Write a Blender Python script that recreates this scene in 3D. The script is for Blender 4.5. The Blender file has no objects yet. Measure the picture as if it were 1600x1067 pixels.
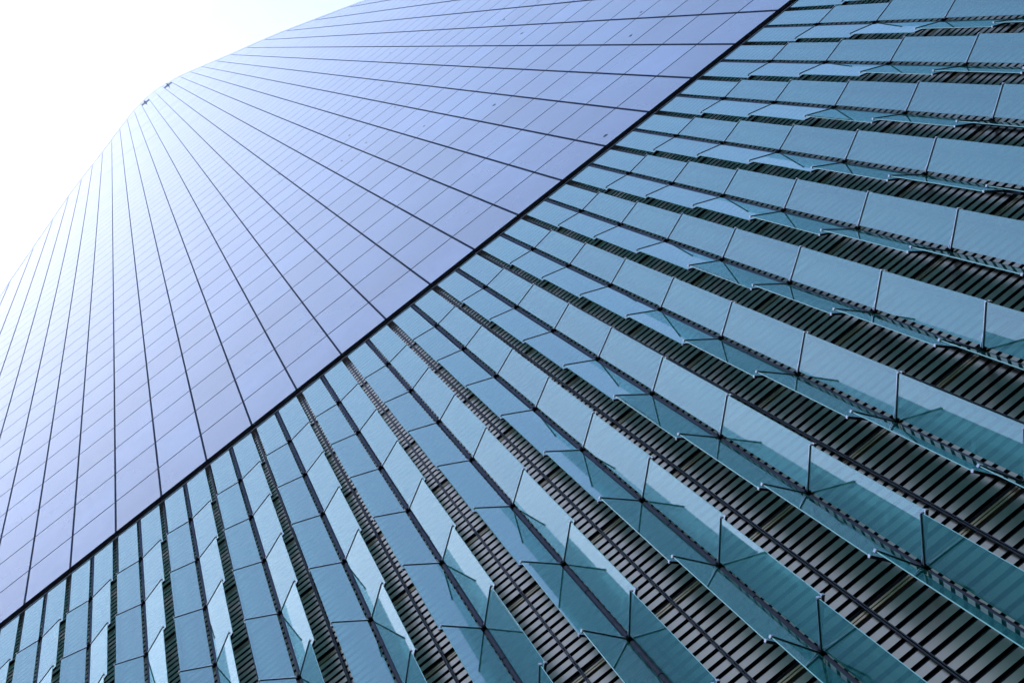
import bpy, bmesh, math, random
from mathutils import Matrix, Vector
random.seed(7)
S = bpy.context.scene
COL = S.collection

# ------------------------------------------------------------------ camera
BAY = 1.5                      # width of one bay of the tower (metres)
EYE = 1.6
FPX = 2832.7                   # focal length in pixels of a 1600 px wide picture
RW = ((0.78108264, 0.5868073, -0.21346451),
      (0.62016985, -0.76887278, 0.15564062),
      (-0.072796, -0.25395244, -0.96447338))     # world -> camera
WALL = 6.53958614 * BAY        # distance of the facade plane
U0 = -7.16320901 * BAY         # x of bay line 0
STOREY = 2.30718208 * BAY      # 3.46 m
TZ = EYE + 31.3789228 * BAY    # height of the black transom (top edge)

cam = bpy.data.cameras.new('camera')
cam.sensor_width = 36.0
cam.lens = FPX / 1600.0 * 36.0
cam.clip_start = 0.1
cam.clip_end = 5000.0
camo = bpy.data.objects.new('camera', cam)
COL.objects.link(camo)
camo.matrix_world = Matrix.Translation((0, 0, EYE)) @ Matrix(RW).transposed().to_4x4()
S.camera = camo

# ------------------------------------------------------------------ sky, sun, exposure
SUN = Vector((-0.18, 0.085, 1.0)).normalized()
elev = math.asin(SUN.z)
azim = math.atan2(SUN.x, SUN.y)
W = bpy.data.worlds.new('World')
S.world = W
W.use_nodes = True
nt = W.node_tree
nt.nodes.clear()
sky = nt.nodes.new('ShaderNodeTexSky')
sky.sky_type = 'NISHITA'
sky.sun_disc = False
sky.sun_elevation = elev
sky.sun_rotation = azim
sky.altitude = 0
sky.air_density = 1.0
sky.dust_density = 0.34
sky.ozone_density = 1.0
bg = nt.nodes.new('ShaderNodeBackground')
bg.inputs['Strength'].default_value = 0.13
out = nt.nodes.new('ShaderNodeOutputWorld')
nt.links.new(sky.outputs[0], bg.inputs[0])
nt.links.new(bg.outputs[0], out.inputs[0])

sl = bpy.data.lights.new('sun', 'SUN')
sl.energy = 3.0
sl.angle = math.radians(0.5)
sl.color = (1.0, 0.95, 0.88)
so = bpy.data.objects.new('sun', sl)
COL.objects.link(so)
so.rotation_euler = SUN.to_track_quat('Z', 'Y').to_euler()

S.view_settings.view_transform = 'Standard'
S.view_settings.look = 'None'
S.view_settings.exposure = 1.44
S.view_settings.gamma = 1.0
S.view_settings.use_curve_mapping = False
S.cycles.max_bounces = 14
S.cycles.transparent_max_bounces = 24
S.cycles.glossy_bounces = 6
S.cycles.transmission_bounces = 6


# ------------------------------------------------------------------ materials
def mat(name):
    m = bpy.data.materials.new(name)
    m.use_nodes = True
    n = m.node_tree
    n.nodes.clear()
    o = n.nodes.new('ShaderNodeOutputMaterial')
    return m, n, o


def node(n, kind, **kw):
    x = n.nodes.new(kind)
    for k, v in kw.items():
        setattr(x, k, v)
    return x


def principled(name, col, rough=0.5, metal=0.0, spec=0.5, bump=None, vary=0.0, scale=3.0):
    m, n, o = mat(name)
    b = node(n, 'ShaderNodeBsdfPrincipled')
    b.inputs['Base Color'].default_value = (*col, 1)
    b.inputs['Roughness'].default_value = rough
    b.inputs['Metallic'].default_value = metal
    b.inputs['Specular IOR Level'].default_value = spec
    n.links.new(b.outputs[0], o.inputs[0])
    if vary:
        g = node(n, 'ShaderNodeNewGeometry')
        t = node(n, 'ShaderNodeTexNoise')
        t.inputs['Scale'].default_value = scale
        t.inputs['Detail'].default_value = 6
        n.links.new(g.outputs['Position'], t.inputs['Vector'])
        mr = node(n, 'ShaderNodeMapRange')
        mr.inputs['From Min'].default_value = 0.3
        mr.inputs['From Max'].default_value = 0.7
        mr.inputs['To Min'].default_value = 1 - vary
        mr.inputs['To Max'].default_value = 1 + vary
        n.links.new(t.outputs[0], mr.inputs[0])
        v = node(n, 'ShaderNodeVectorMath', operation='SCALE')
        v.inputs[0].default_value = col
        n.links.new(mr.outputs[0], v.inputs['Scale'])
        n.links.new(v.outputs[0], b.inputs['Base Color'])
        r = node(n, 'ShaderNodeMapRange')
        r.inputs['To Min'].default_value = max(0.02, rough - 0.1)
        r.inputs['To Max'].default_value = rough + 0.1
        n.links.new(t.outputs[0], r.inputs[0])
        n.links.new(r.outputs[0], b.inputs['Roughness'])
    return m


def cell_random(n):
    """one random value for each pane of the curtain wall"""
    g = node(n, 'ShaderNodeNewGeometry')
    a = node(n, 'ShaderNodeVectorMath', operation='SUBTRACT')
    a.inputs[1].default_value = (U0, WALL - 0.5, TZ)
    d = node(n, 'ShaderNodeVectorMath', operation='DIVIDE')
    d.inputs[1].default_value = (BAY, 50.0, STOREY)
    f = node(n, 'ShaderNodeVectorMath', operation='FLOOR')
    w = node(n, 'ShaderNodeTexWhiteNoise')
    n.links.new(g.outputs['Position'], a.inputs[0])
    n.links.new(a.outputs[0], d.inputs[0])
    n.links.new(d.outputs[0], f.inputs[0])
    n.links.new(f.outputs[0], w.inputs['Vector'])
    return g, w


def curtain_glass():
    m, n, o = mat('blue curtain wall glass')
    g, w = cell_random(n)
    b = node(n, 'ShaderNodeBsdfPrincipled')
    # body tint, slightly different in every pane
    mr = node(n, 'ShaderNodeMapRange')
    mr.inputs['To Min'].default_value = 0.72
    mr.inputs['To Max'].default_value = 1.2
    n.links.new(w.outputs['Value'], mr.inputs[0])
    # large soft smears of dirt on some panes
    no = node(n, 'ShaderNodeTexNoise')
    no.inputs['Scale'].default_value = 0.35
    no.inputs['Detail'].default_value = 5
    mp = node(n, 'ShaderNodeMapping')
    mp.inputs['Scale'].default_value = (1.0, 1.0, 0.45)
    n.links.new(g.outputs['Position'], mp.inputs[0])
    n.links.new(mp.outputs[0], no.inputs['Vector'])
    mr2 = node(n, 'ShaderNodeMapRange')
    mr2.inputs['From Min'].default_value = 0.3
    mr2.inputs['From Max'].default_value = 0.7
    mr2.inputs['To Min'].default_value = 0.78
    mr2.inputs['To Max'].default_value = 1.2
    n.links.new(no.outputs[0], mr2.inputs[0])
    mu = node(n, 'ShaderNodeMath', operation='MULTIPLY')
    n.links.new(mr.outputs[0], mu.inputs[0])
    n.links.new(mr2.outputs[0], mu.inputs[1])
    # small dark scuffs
    vo = node(n, 'ShaderNodeTexVoronoi')
    vo.inputs['Scale'].default_value = 1.05
    vo.inputs['Randomness'].default_value = 1.0
    mp2 = node(n, 'ShaderNodeMapping')
    mp2.inputs['Rotation'].default_value = (0, 0.25, 0)
    mp2.inputs['Scale'].default_value = (1.0, 1.0, 0.5)
    n2 = node(n, 'ShaderNodeTexNoise')
    n2.inputs['Scale'].default_value = 9.0
    ad = node(n, 'ShaderNodeVectorMath', operation='MULTIPLY_ADD')
    ad.inputs[1].default_value = (0.12, 0.12, 0.12)
    n.links.new(g.outputs['Position'], n2.inputs['Vector'])
    n.links.new(n2.outputs['Color'], ad.inputs[0])
    n.links.new(g.outputs['Position'], ad.inputs[2])
    n.links.new(ad.outputs[0], mp2.inputs[0])
    n.links.new(mp2.outputs[0], vo.inputs['Vector'])
    lt = node(n, 'ShaderNodeMath', operation='LESS_THAN')
    lt.inputs[1].default_value = 0.07
    n.links.new(vo.outputs['Distance'], lt.inputs[0])
    sep = node(n, 'ShaderNodeSeparateColor')
    n.links.new(vo.outputs['Color'], sep.inputs[0])
    gt = node(n, 'ShaderNodeMath', operation='GREATER_THAN')
    gt.inputs[1].default_value = 0.6
    n.links.new(sep.outputs[0], gt.inputs[0])
    sc = node(n, 'ShaderNodeMath', operation='MULTIPLY')
    n.links.new(lt.outputs[0], sc.inputs[0])
    n.links.new(gt.outputs[0], sc.inputs[1])
    # the scuffs sit on the right hand half of the facade
    sx = node(n, 'ShaderNodeSeparateXYZ')
    n.links.new(g.outputs['Position'], sx.inputs[0])
    gx = node(n, 'ShaderNodeMath', operation='GREATER_THAN')
    gx.inputs[1].default_value = U0 + 8 * BAY
    n.links.new(sx.outputs['X'], gx.inputs[0])
    sc0 = sc
    sc = node(n, 'ShaderNodeMath', operation='MULTIPLY')
    n.links.new(sc0.outputs[0], sc.inputs[0])
    n.links.new(gx.outputs[0], sc.inputs[1])
    col = node(n, 'ShaderNodeVectorMath', operation='SCALE')
    col.inputs[0].default_value = GLASS_BODY
    n.links.new(mu.outputs[0], col.inputs['Scale'])
    mx = node(n, 'ShaderNodeMix', data_type='RGBA')
    n.links.new(sc.outputs[0], mx.inputs['Factor'])
    n.links.new(col.outputs[0], mx.inputs['A'])
    mx.inputs['B'].default_value = (0.02, 0.022, 0.03, 1)
    n.links.new(mx.outputs['Result'], b.inputs['Base Color'])
    b.inputs['Roughness'].default_value = 0.06
    r = node(n, 'ShaderNodeMapRange')
    r.inputs['To Min'].default_value = 0.03
    r.inputs['To Max'].default_value = 0.09
    n.links.new(w.outputs['Value'], r.inputs[0])
    ra = node(n, 'ShaderNodeMath', operation='ADD')
    n.links.new(r.outputs[0], ra.inputs[0])
    n.links.new(sc.outputs[0], ra.inputs[1])
    n.links.new(ra.outputs[0], b.inputs['Roughness'])
    b.inputs['IOR'].default_value = 1.55
    # every pane mirrors a little more or less: coating, film of dust
    st = node(n, 'ShaderNodeMapRange')
    st.inputs['To Min'].default_value = 0.90
    st.inputs['To Max'].default_value = 1.0
    n.links.new(w.outputs['Value'], st.inputs[0])
    dm = node(n, 'ShaderNodeMapRange')
    dm.inputs['From Min'].default_value = 0.35
    dm.inputs['From Max'].default_value = 0.65
    dm.inputs['To Min'].default_value = 0.93
    dm.inputs['To Max'].default_value = 1.0
    n.links.new(no.outputs[0], dm.inputs[0])
    sm = node(n, 'ShaderNodeMath', operation='MULTIPLY')
    n.links.new(st.outputs[0], sm.inputs[0])
    n.links.new(dm.outputs[0], sm.inputs[1])
    sv = node(n, 'ShaderNodeVectorMath', operation='SCALE')
    sv.inputs[0].default_value = (0.90, 0.94, 1.0)
    n.links.new(sm.outputs[0], sv.inputs['Scale'])
    n.links.new(sv.outputs[0], b.inputs['Specular Tint'])
    # slight warp of the sheets
    wn = node(n, 'ShaderNodeTexNoise')
    wn.inputs['Scale'].default_value = 0.9
    n.links.new(g.outputs['Position'], wn.inputs['Vector'])
    bp = node(n, 'ShaderNodeBump')
    bp.inputs['Strength'].default_value = 0.25
    bp.inputs['Distance'].default_value = 0.006
    n.links.new(wn.outputs[0], bp.inputs['Height'])
    n.links.new(bp.outputs[0], b.inputs['Normal'])
    n.links.new(b.outputs[0], o.inputs[0])
    return m


def fin_glass():
    """tinted, faintly printed glass: mirror on the outside, see-through inside"""
    m, n, o = mat('teal fin glass')
    g = node(n, 'ShaderNodeNewGeometry')
    oi = node(n, 'ShaderNodeObjectInfo')
    tr = node(n, 'ShaderNodeBsdfTransparent')
    tr.inputs[0].default_value = (*FIN_TRANS, 1)
    clear = node(n, 'ShaderNodeBsdfTransparent')
    df = node(n, 'ShaderNodeBsdfDiffuse')
    vs = node(n, 'ShaderNodeMapRange')
    vs.inputs['To Min'].default_value = 0.85
    vs.inputs['To Max'].default_value = 1.15
    n.links.new(oi.outputs['Random'], vs.inputs[0])
    vc = node(n, 'ShaderNodeVectorMath', operation='SCALE')
    vc.inputs[0].default_value = FIN_BODY
    n.links.new(vs.outputs[0], vc.inputs['Scale'])
    n.links.new(vc.outputs[0], df.inputs[0])
    body = node(n, 'ShaderNodeMixShader')
    body.inputs[0].default_value = FIN_CLEAR
    n.links.new(df.outputs[0], body.inputs[1])
    n.links.new(tr.outputs[0], body.inputs[2])
    gl = node(n, 'ShaderNodeBsdfGlossy')
    gl.inputs[0].default_value = (*FIN_MIRROR, 1)
    gl.inputs['Roughness'].default_value = 0.025
    wn = node(n, 'ShaderNodeTexNoise')
    wn.inputs['Scale'].default_value = 1.3
    n.links.new(g.outputs['Position'], wn.inputs['Vector'])
    bp = node(n, 'ShaderNodeBump')
    bp.inputs['Strength'].default_value = 0.06
    bp.inputs['Distance'].default_value = 0.006
    n.links.new(wn.outputs[0], bp.inputs['Height'])
    n.links.new(bp.outputs[0], gl.inputs['Normal'])
    fr = node(n, 'ShaderNodeFresnel')
    fr.inputs[0].default_value = 2.6
    front = node(n, 'ShaderNodeMixShader')
    n.links.new(fr.outputs[0], front.inputs[0])
    n.links.new(body.outputs[0], front.inputs[1])
    n.links.new(gl.outputs[0], front.inputs[2])
    fin = node(n, 'ShaderNodeMixShader')
    n.links.new(g.outputs['Backfacing'], fin.inputs[0])
    n.links.new(front.outputs[0], fin.inputs[1])
    n.links.new(clear.outputs[0], fin.inputs[2])
    n.links.new(fin.outputs[0], o.inputs[0])
    return m


GLASS_BODY = (0.13, 0.175, 0.30)
FIN_BODY = (0.010, 0.125, 0.115)
FIN_TRANS = (0.30, 0.78, 0.70)
FIN_MIRROR = (0.77, 0.98, 1.0)
FIN_CLEAR = 0.26

M_GLASS = curtain_glass()
M_FIN = fin_glass()
M_FINEDGE = principled('green glass edge', (0.22, 0.50, 0.44), 0.15, 0, 0.8)
M_GASKET = principled('dark joint gasket', (0.012, 0.02, 0.035), 0.7, spec=0.03)
M_BLACK = principled('black steel and slat shade', (0.004, 0.004, 0.005), 0.8, spec=0.0)
M_MULL = principled('dark blue anodised mullion', (0.010, 0.018, 0.045), 0.7, 0.0, spec=0.03)
M_POST = principled('slate grey painted post', (0.075, 0.08, 0.115), 0.8, 0.0, spec=0.0, vary=0.15, scale=6)
M_RAIL = principled('dark louvre rail', (0.02, 0.02, 0.03), 0.5, spec=0.2)
M_ARM_LIGHT = principled('arm highlight steel', (0.78, 0.74, 0.74), 0.2, 1.0)
M_ARM_SHADE = principled('arm underside shade', (0.025, 0.022, 0.03), 0.35, 0.5)
M_CLIP = principled('bright steel clip', (0.45, 0.45, 0.47), 0.25, 1.0)
M_SLAT = principled('brushed steel slat', (0.37, 0.295, 0.205), 0.3, 1.0)
M_BRONZE = principled('bronze slat', (0.36, 0.26, 0.13), 0.35, 0.9)
M_BACK = principled('black backing wall', (0.006, 0.006, 0.006), 0.8)
M_COPING = principled('pale metal coping', (0.55, 0.55, 0.60), 0.3, 0.8, vary=0.1)
M_FIXTURE = principled('blue grey roof fixture', (0.06, 0.09, 0.16), 0.5)
M_STONE = principled('grey granite', (0.22, 0.21, 0.20), 0.6, vary=0.2, scale=4)
M_CONC = principled('grey concrete', (0.3, 0.3, 0.3), 0.8, vary=0.15, scale=0.5)
M_PAVE = principled('grey paving', (0.05, 0.05, 0.048), 0.8, vary=0.25, scale=1.5)


# ------------------------------------------------------------------ mesh helpers
def box(bm, x0, x1, y0, y1, z0, z1, mi=0, front=None):
    v = [bm.verts.new(p) for p in ((x0, y0, z0), (x1, y0, z0), (x1, y1, z0), (x0, y1, z0),
                                   (x0, y0, z1), (x1, y0, z1), (x1, y1, z1), (x0, y1, z1))]
    for k, idx in enumerate(((0, 1, 5, 4), (2, 3, 7, 6), (3, 2, 1, 0), (4, 5, 6, 7), (1, 2, 6, 5), (3, 0, 4, 7))):
        f = bm.faces.new([v[i] for i in idx])
        f.material_index = mi if (front is None or k > 1) else front
    return v


def cyl(bm, x, y, z0, z1, r, seg=16, mi=0):
    a = [bm.verts.new((x + r * math.cos(2 * math.pi * i / seg), y + r * math.sin(2 * math.pi * i / seg), z0)) for i in range(seg)]
    b = [bm.verts.new((p.co.x, p.co.y, z1)) for p in a]
    for i in range(seg):
        j = (i + 1) % seg
        f = bm.faces.new((a[i], a[j], b[j], b[i]))
        f.material_index = mi
        f.smooth = True
    bm.faces.new(a[::-1]).material_index = mi
    bm.faces.new(b).material_index = mi


def mesh(name, bm, mats):
    me = bpy.data.meshes.new(name)
    bmesh.ops.recalc_face_normals(bm, faces=bm.faces)
    bm.to_mesh(me)
    bm.free()
    for m in (mats if isinstance(mats, (list, tuple)) else [mats]):
        me.materials.append(m)
    return me


def obj(name, me, parent=None, loc=(0, 0, 0), rz=0.0):
    o = bpy.data.objects.new(name, me)
    COL.objects.link(o)
    o.location = loc
    o.rotation_euler = (0, 0, rz)
    if parent:
        o.parent = parent
    return o


def tag(o, label, cat, group=None):
    o['label'] = label
    o['category'] = cat
    if group:
        o['group'] = group


def structure(name, me):
    o = obj(name, me)
    o['kind'] = 'structure'
    return o


# ------------------------------------------------------------------ ground
bm = bmesh.new()
vs = [bm.verts.new(p) for p in ((-1500, -1500, 0), (1500, -1500, 0), (1500, 1500, 0), (-1500, 1500, 0))]
bm.faces.new(vs)
structure('ground', mesh('ground', bm, M_PAVE))

# ------------------------------------------------------------------ tower
MID = 7.9                     # the crown peaks at this bay line
PROF = [(0, 78.0), (1, 77.3), (3, 73.2), (5, 65.6), (6.6, 59.0), (9.7, 47.8), (12.1, 35.4),
        (13.2, 29.5), (16, 12.5), (18.2, 0.3)]
HALF = 18.2


def prof(u):
    d = abs(u - MID)
    for (a, ha), (b, hb) in zip(PROF, PROF[1:]):
        if d <= b:
            return ha + (hb - ha) * (d - a) / (b - a)
    return 0.3


def crown(u):
    """height of the crown in storeys: straight from one bay line to the next"""
    a = math.floor(u)
    t = u - a
    return prof(a) * (1 - t) + prof(a + 1) * t


def X(u):
    return U0 + u * BAY


def Z(n):
    return TZ + n * STOREY


tower = bpy.data.objects.new('glass_tower', None)
COL.objects.link(tower)
tower.location = (X(MID), WALL, 0)
tag(tower, 'tall blue glass tower with peaked crown, black transom and slatted lower wall', 'tower')
TL = Matrix.Translation((-X(MID), -WALL, 0))


def tpart(name, bm, mats, kind=None):
    bm.transform(TL)
    o = obj(name, mesh(name, bm, mats), tower)
    if kind:
        o['kind'] = kind
    return o


DEPTH = 22.0
# core of the building behind the glass, with the crown's outline
bm = bmesh.new()
us = [MID - HALF] + list(range(int(math.ceil(MID - HALF)), int(math.floor(MID + HALF)) + 1)) + [MID + HALF]
outl = [(X(u), Z(crown(u))) for u in us]
outl = [(outl[0][0], Z(-0.02))] + outl + [(outl[-1][0], Z(-0.02))]
YF = WALL + 0.035
fr = [bm.verts.new((x, YF, z)) for x, z in outl]
bk = [bm.verts.new((x, YF + DEPTH, z)) for x, z in outl]
bm.faces.new(fr)
bm.faces.new(bk[::-1])
for i in range(len(fr)):
    j = (i + 1) % len(fr)
    bm.faces.new((fr[i], bk[i], bk[j], fr[j]))
tpart('tower_core', bm, M_GASKET)

# coping that follows the crown
bm = bmesh.new()
prev = None
for i, u in enumerate(us):
    x, z = X(u), Z(crown(u))
    ua, ub = us[max(i - 1, 0)], us[min(i + 1, len(us) - 1)]
    tx, tz = X(ub) - X(ua), Z(crown(ub)) - Z(crown(ua))
    ln = math.hypot(tx, tz)
    nx, nz = -tz / ln, tx / ln                      # outward across the crown's line
    ring = [bm.verts.new(p) for p in ((x - 0.2 * nx, WALL - 0.008, z - 0.2 * nz), (x + 0.12 * nx, WALL - 0.008, z + 0.12 * nz),
                                      (x + 0.12 * nx, WALL + 0.9, z + 0.12 * nz), (x - 0.2 * nx, WALL + 0.9, z - 0.2 * nz))]
    if prev:
        for k in range(4):
            bm.faces.new((prev[k], prev[(k + 1) % 4], ring[(k + 1) % 4], ring[k]))
    else:
        bm.faces.new(ring)
    prev = ring
bm.faces.new(prev[::-1])
tpart('coping', bm, M_COPING)


# curtain wall panes: every bay, every storey up to the crown
def pane(bm, i, k):
    """pane of bay i (line i to i+1), storey k; its head is cut to the crown's slope"""
    g = 0.045
    x0, x1 = X(i) + 0.012, X(i + 1) - 0.012
    z0 = Z(k) + g
    z1 = Z(k + 1) - g
    c0, c1 = Z(crown((x0 - U0) / BAY)), Z(crown((x1 - U0) / BAY))
    poly = [(x0, z0), (x1, z0), (x1, z1), (x0, z1)]

    def over(p):                                    # height above the crown's line
        return p[1] - (c0 + (c1 - c0) * (p[0] - x0) / (x1 - x0)) + 0.02
    outp = []
    for a, b in zip(poly, poly[1:] + poly[:1]):
        fa, fb = over(a), over(b)
        if fa <= 0:
            outp.append(a)
        if (fa <= 0) != (fb <= 0):
            t = fa / (fa - fb)
            outp.append((a[0] + (b[0] - a[0]) * t, a[1] + (b[1] - a[1]) * t))
    if len(outp) < 3:
        return
    y0, y1 = WALL, WALL + 0.032
    f = [bm.verts.new((px_, y0, pz_)) for px_, pz_ in outp]
    r = [bm.verts.new((px_, y1, pz_)) for px_, pz_ in outp]
    bm.faces.new(f).material_index = 0
    bm.faces.new(r[::-1]).material_index = 1
    for q in range(len(f)):
        w = (q + 1) % len(f)
        bm.faces.new((f[q], r[q], r[w], f[w])).material_index = 1


first, last = int(math.floor(MID - HALF)), int(math.ceil(MID + HALF))
Mw = Matrix(RW)


def pix(x, y, z):
    c = Mw @ Vector((x, y, z - EYE))
    return 800 + FPX * c.x / -c.z, 533.5 - FPX * c.y / -c.z


cells = []
for i in range(first + 1, last - 1):
    for k in range(0, 79):
        if max(crown(i), crown(i + 1)) < k + 0.05:
            continue
        cs = [pix(X(i + a), WALL, Z(k + b)) for a, b in ((0, 0), (1, 0), (1, 1), (0, 1))]
        cx, cy = sum(c[0] for c in cs) / 4, sum(c[1] for c in cs) / 4
        area = 0
        if -15 < cx < 1600 and -15 < cy < 1067:
            area = abs(sum(cs[a][0] * cs[(a + 1) % 4][1] - cs[(a + 1) % 4][0] * cs[a][1] for a in range(4))) / 2
        cells.append((area, i, k))
cells.sort(reverse=True)
for area, i, k in cells[:100]:
    bm = bmesh.new()
    pane(bm, i, k)
    tpart('glass_panel', bm, [M_GLASS, M_GASKET])
bm = bmesh.new()
for area, i, k in cells[100:]:
    pane(bm, i, k)
tpart('glass_panel', bm, [M_GLASS, M_GASKET], 'stuff')

# mullions of the curtain wall
for i in range(first + 1, last):
    top = min(crown(i) - 1.2, 70.6)
    if top < 1:
        continue
    bm = bmesh.new()
    x = X(i)
    box(bm, x - 0.026, x + 0.026, WALL - 0.012, WALL + 0.03, Z(0), Z(top))
    tpart('mullion', bm, M_MULL)

# the black transom with its thin lower lip
x0, x1 = X(MID - HALF), X(MID + HALF)
bm = bmesh.new()
box(bm, x0, x1, WALL - 0.05, WALL + 0.25, Z(0) - 0.44, Z(0) - 0.002)
tr = tpart('transom', bm, M_BLACK)
bm = bmesh.new()
bm2 = bmesh.new()
box(bm2, x0, x1, WALL - 0.03, WALL + 0.1, Z(0) - 0.53, Z(0) - 0.50)
bm2.transform(TL)
lip = obj('transom_lip', mesh('transom_lip', bm2, M_CLIP), tr)
bm.free()

# slatted lower wall: backing, one louvre of slats for every bay, double rails on the bay lines
ZB = 7.2                      # foot of the slatted wall
SP = STOREY * 1.02 / 12
SY = WALL + 0.11
bm = bmesh.new()
box(bm, x0, x1, SY + 0.14, SY + DEPTH, 0.5, Z(0) - 0.02 * STOREY - 0.004)
tpart('backing_wall', bm, M_BACK)
for i in range(first + 1, last - 1):
    bm = bmesh.new()
    a, b = X(i) + 0.003, X(i + 1) - 0.003
    k = 0
    z = Z(0) - 0.55
    while z > ZB:
        if k % 12 == 11:
            for dz in (0.0, 0.075):
                box(bm, a, b, SY + 0.03, SY + 0.07, z - dz - 0.05, z - dz, 1)
        else:
            box(bm, a, b, SY, SY + 0.05, z - SP * 0.61, z, 2, front=0)  # undersides coloured black, painting in the shade of the gaps
        z -= SP
        k += 1
    tpart('louvre', bm, [M_SLAT, M_BRONZE, M_BLACK])
for i in range(first + 1, last):
    bm = bmesh.new()
    for s in (-1, 1):
        box(bm, X(i) + s * 0.014 - 0.007, X(i) + s * 0.014 + 0.007, WALL + 0.05, WALL + 0.10, ZB - 0.1, Z(0) - 0.445)
    for k in range(12):
        zz = Z(-1.05 - 1.02 * k)
        if zz > ZB:
            box(bm, X(i) - 0.025, X(i) + 0.025, WALL + 0.06, WALL + 0.095, zz - 0.015, zz + 0.015)
    tpart('louvre_rail', bm, M_RAIL)

# stone base under the slatted wall
bm = bmesh.new()
box(bm, x0 - 0.2, x1 + 0.2, WALL - 0.1, SY + DEPTH - 0.1, 0, ZB - 0.12)
base = tpart('stone_base', bm, M_STONE)


# ------------------------------------------------------------------ glass fin columns in front of the slatted wall
RISE = 1.02 * STOREY
NROW = 11
KNOT = [Z(-1.21 - 1.02 * k) for k in range(NROW)]
R0, R1 = 0.07, 0.655         # inner and outer edge of a fin from the post axis
PY = WALL - 0.01

PH = RISE - 0.10
bm = bmesh.new()
box(bm, R0, R1, -0.006, 0.006, -PH / 2, PH / 2, 1, front=0)
FIN_ME = mesh('glass_fin', bm, [M_FIN, M_FINEDGE])
PH0 = (Z(0) - 0.58) - (KNOT[0] + 0.05)
bm = bmesh.new()
box(bm, R0, R1, -0.006, 0.006, -PH0 / 2, PH0 / 2, 1, front=0)
FIN0_ME = mesh('glass_fin', bm, [M_FIN, M_FINEDGE])
bm = bmesh.new()
box(bm, 0.03, R1 + 0.012, -0.018, 0.018, -0.017, 0.004)  # dark colour paints the shaded underside of the arm
box(bm, 0.05, R1 + 0.010, -0.0165, 0.0165, 0.0042, 0.018, 1)  # bright strip added as the arm's painted highlight
ARM_ME = mesh('arm', bm, [M_ARM_SHADE, M_ARM_LIGHT])
bm = bmesh.new()
box(bm, R1 - 0.004, R1 + 0.016, -0.022, 0.022, -0.03, 0.03)
bmesh.ops.bevel(bm, geom=list(bm.edges), offset=0.004, segments=1, affect='EDGES')
CLIP_ME = mesh('clip', bm, M_CLIP)
bm = bmesh.new()
box(bm, -0.046, 0.046, -0.04, 0.09, -0.045, 0.045)
bmesh.ops.bevel(bm, geom=list(bm.edges), offset=0.012, segments=2, affect='EDGES')
box(bm, -0.075, 0.075, -0.02, 0.012, -0.016, 0.016)
cyl(bm, 0, 0.055, -0.065, -0.047, 0.047)
cyl(bm, 0, 0.055, 0.047, 0.065, 0.047)
KNOT_ME = mesh('knuckle', bm, M_BLACK)
bm = bmesh.new()
zt, zb = Z(0) - 0.445, KNOT[-1] - 0.3
cyl(bm, 0, 0.055, zb - KNOT[-1], zt - KNOT[-1], 0.042, 20)
POST_ME = mesh('post', bm, M_POST)
bm = bmesh.new()
cyl(bm, 0, 0.055, -0.012, 0.012, 0.046, 20)
COLLAR_ME = mesh('collar', bm, M_BLACK)

NAMES = ['first', 'second', 'third', 'fourth', 'fifth', 'sixth', 'seventh', 'eighth', 'ninth', 'tenth', 'eleventh',
         'twelfth', 'thirteenth', 'fourteenth', 'fifteenth', 'sixteenth', 'seventeenth', 'eighteenth', 'nineteenth']


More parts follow.
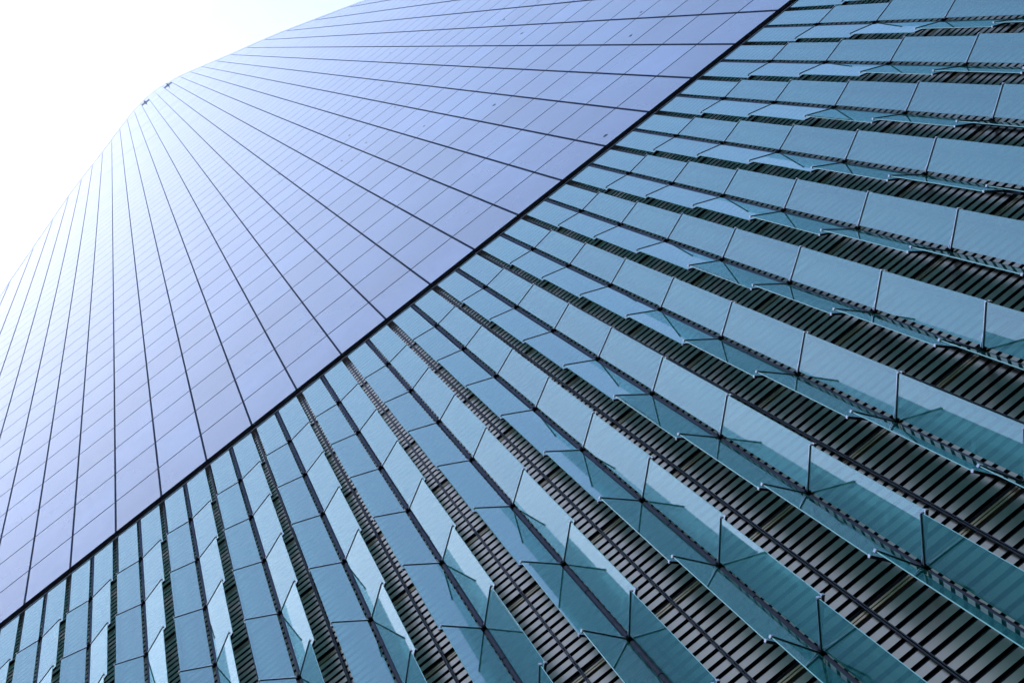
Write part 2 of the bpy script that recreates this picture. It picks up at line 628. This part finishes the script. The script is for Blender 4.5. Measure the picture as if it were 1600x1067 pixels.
def fin_column(c):
    """post with a pair of glass fins on every storey, opening wider storey by storey"""
    t = bpy.data.objects.new('fin_mast', None)
    COL.objects.link(t)
    t.location = (X(c + 0.5), PY, KNOT[-1])
    zz = KNOT[-1]
    obj('post', POST_ME, t)
    for k in range(NROW):
        top = Z(0) - 0.58 if k == 0 else KNOT[k - 1] - 0.045
        bot = KNOT[k] + 0.05
        ang = math.radians(7.4 * k)
        for s in (0, 1):
            rz = (-ang if s == 0 else math.pi + ang)
            jit = math.radians(random.uniform(-0.5, 0.5))
            f = obj('glass_fin', FIN0_ME if k == 0 else FIN_ME, t, (0, 0, (top + bot) / 2 - zz), rz + jit)
            hh = (top - bot) / 2
            if k > 0:
                obj('arm', ARM_ME, f, (0, 0, hh + 0.017))
                obj('clip', CLIP_ME, f, (0, 0, hh + 0.008))
            obj('arm', ARM_ME, f, (0, 0, -hh - 0.017))
            obj('clip', CLIP_ME, f, (0, 0, -hh - 0.008))
        obj('knuckle', KNOT_ME, t, (0, 0, KNOT[k] - zz))
        obj('collar', COLLAR_ME, t, (0, 0, KNOT[k] + RISE * 0.62 - zz))
    return t


for c in range(-1, 18):
    t = fin_column(c)
    j = c + 1
    if j < 10:
        where = '%s from lower left' % NAMES[j]
    else:
        where = '%s from upper right' % NAMES[18 - j]
    tag(t, 'grey post of opening teal glass fins under black transom, %s' % where, 'glass fins',
        'columns of opening glass fins')

# ------------------------------------------------------------------ two cross shaped fixtures under the crown's peak
for u, wh in ((6.5, 'left one of the pair'), (9.5, 'right one of the pair')):
    t = bpy.data.objects.new('cross_fixture', None)
    COL.objects.link(t)
    t.location = (X(u), WALL - 0.02, Z(71.9))
    bm = bmesh.new()
    box(bm, -0.74, 0.74, -0.09, 0.0, -0.10, 0.10)
    obj('crossbar', mesh('crossbar', bm, M_FIXTURE), t)
    bm = bmesh.new()
    box(bm, -0.17, 0.17, -0.19, -0.092, -0.22, 0.22)
    bmesh.ops.bevel(bm, geom=list(bm.edges), offset=0.03, segments=2, affect='EDGES')
    obj('lamp_housing', mesh('lamp_housing', bm, M_FIXTURE), t)
    bm = bmesh.new()
    box(bm, -0.06, 0.06, -0.42, -0.192, -0.07, 0.07)
    obj('bracket', mesh('bracket', bm, M_FIXTURE), t)
    tag(t, 'small dark cross shaped fixture under the tower peak, %s' % wh, 'fixture',
        'cross fixtures under the crown')

# ------------------------------------------------------------------ haze round the tower
bm = bmesh.new()
box(bm, -1510, 1510, -1510, 1510, -1, 345)
m, n, o = mat('pale haze')
pv = node(n, 'ShaderNodeVolumePrincipled')
pv.inputs['Density'].default_value = 0.00013
pv.inputs['Color'].default_value = (0.93, 0.96, 1.0, 1)
pv.inputs['Anisotropy'].default_value = 0.7
n.links.new(pv.outputs[0], o.inputs['Volume'])
hz = obj('haze', mesh('haze', bm, m))
hz['kind'] = 'stuff'
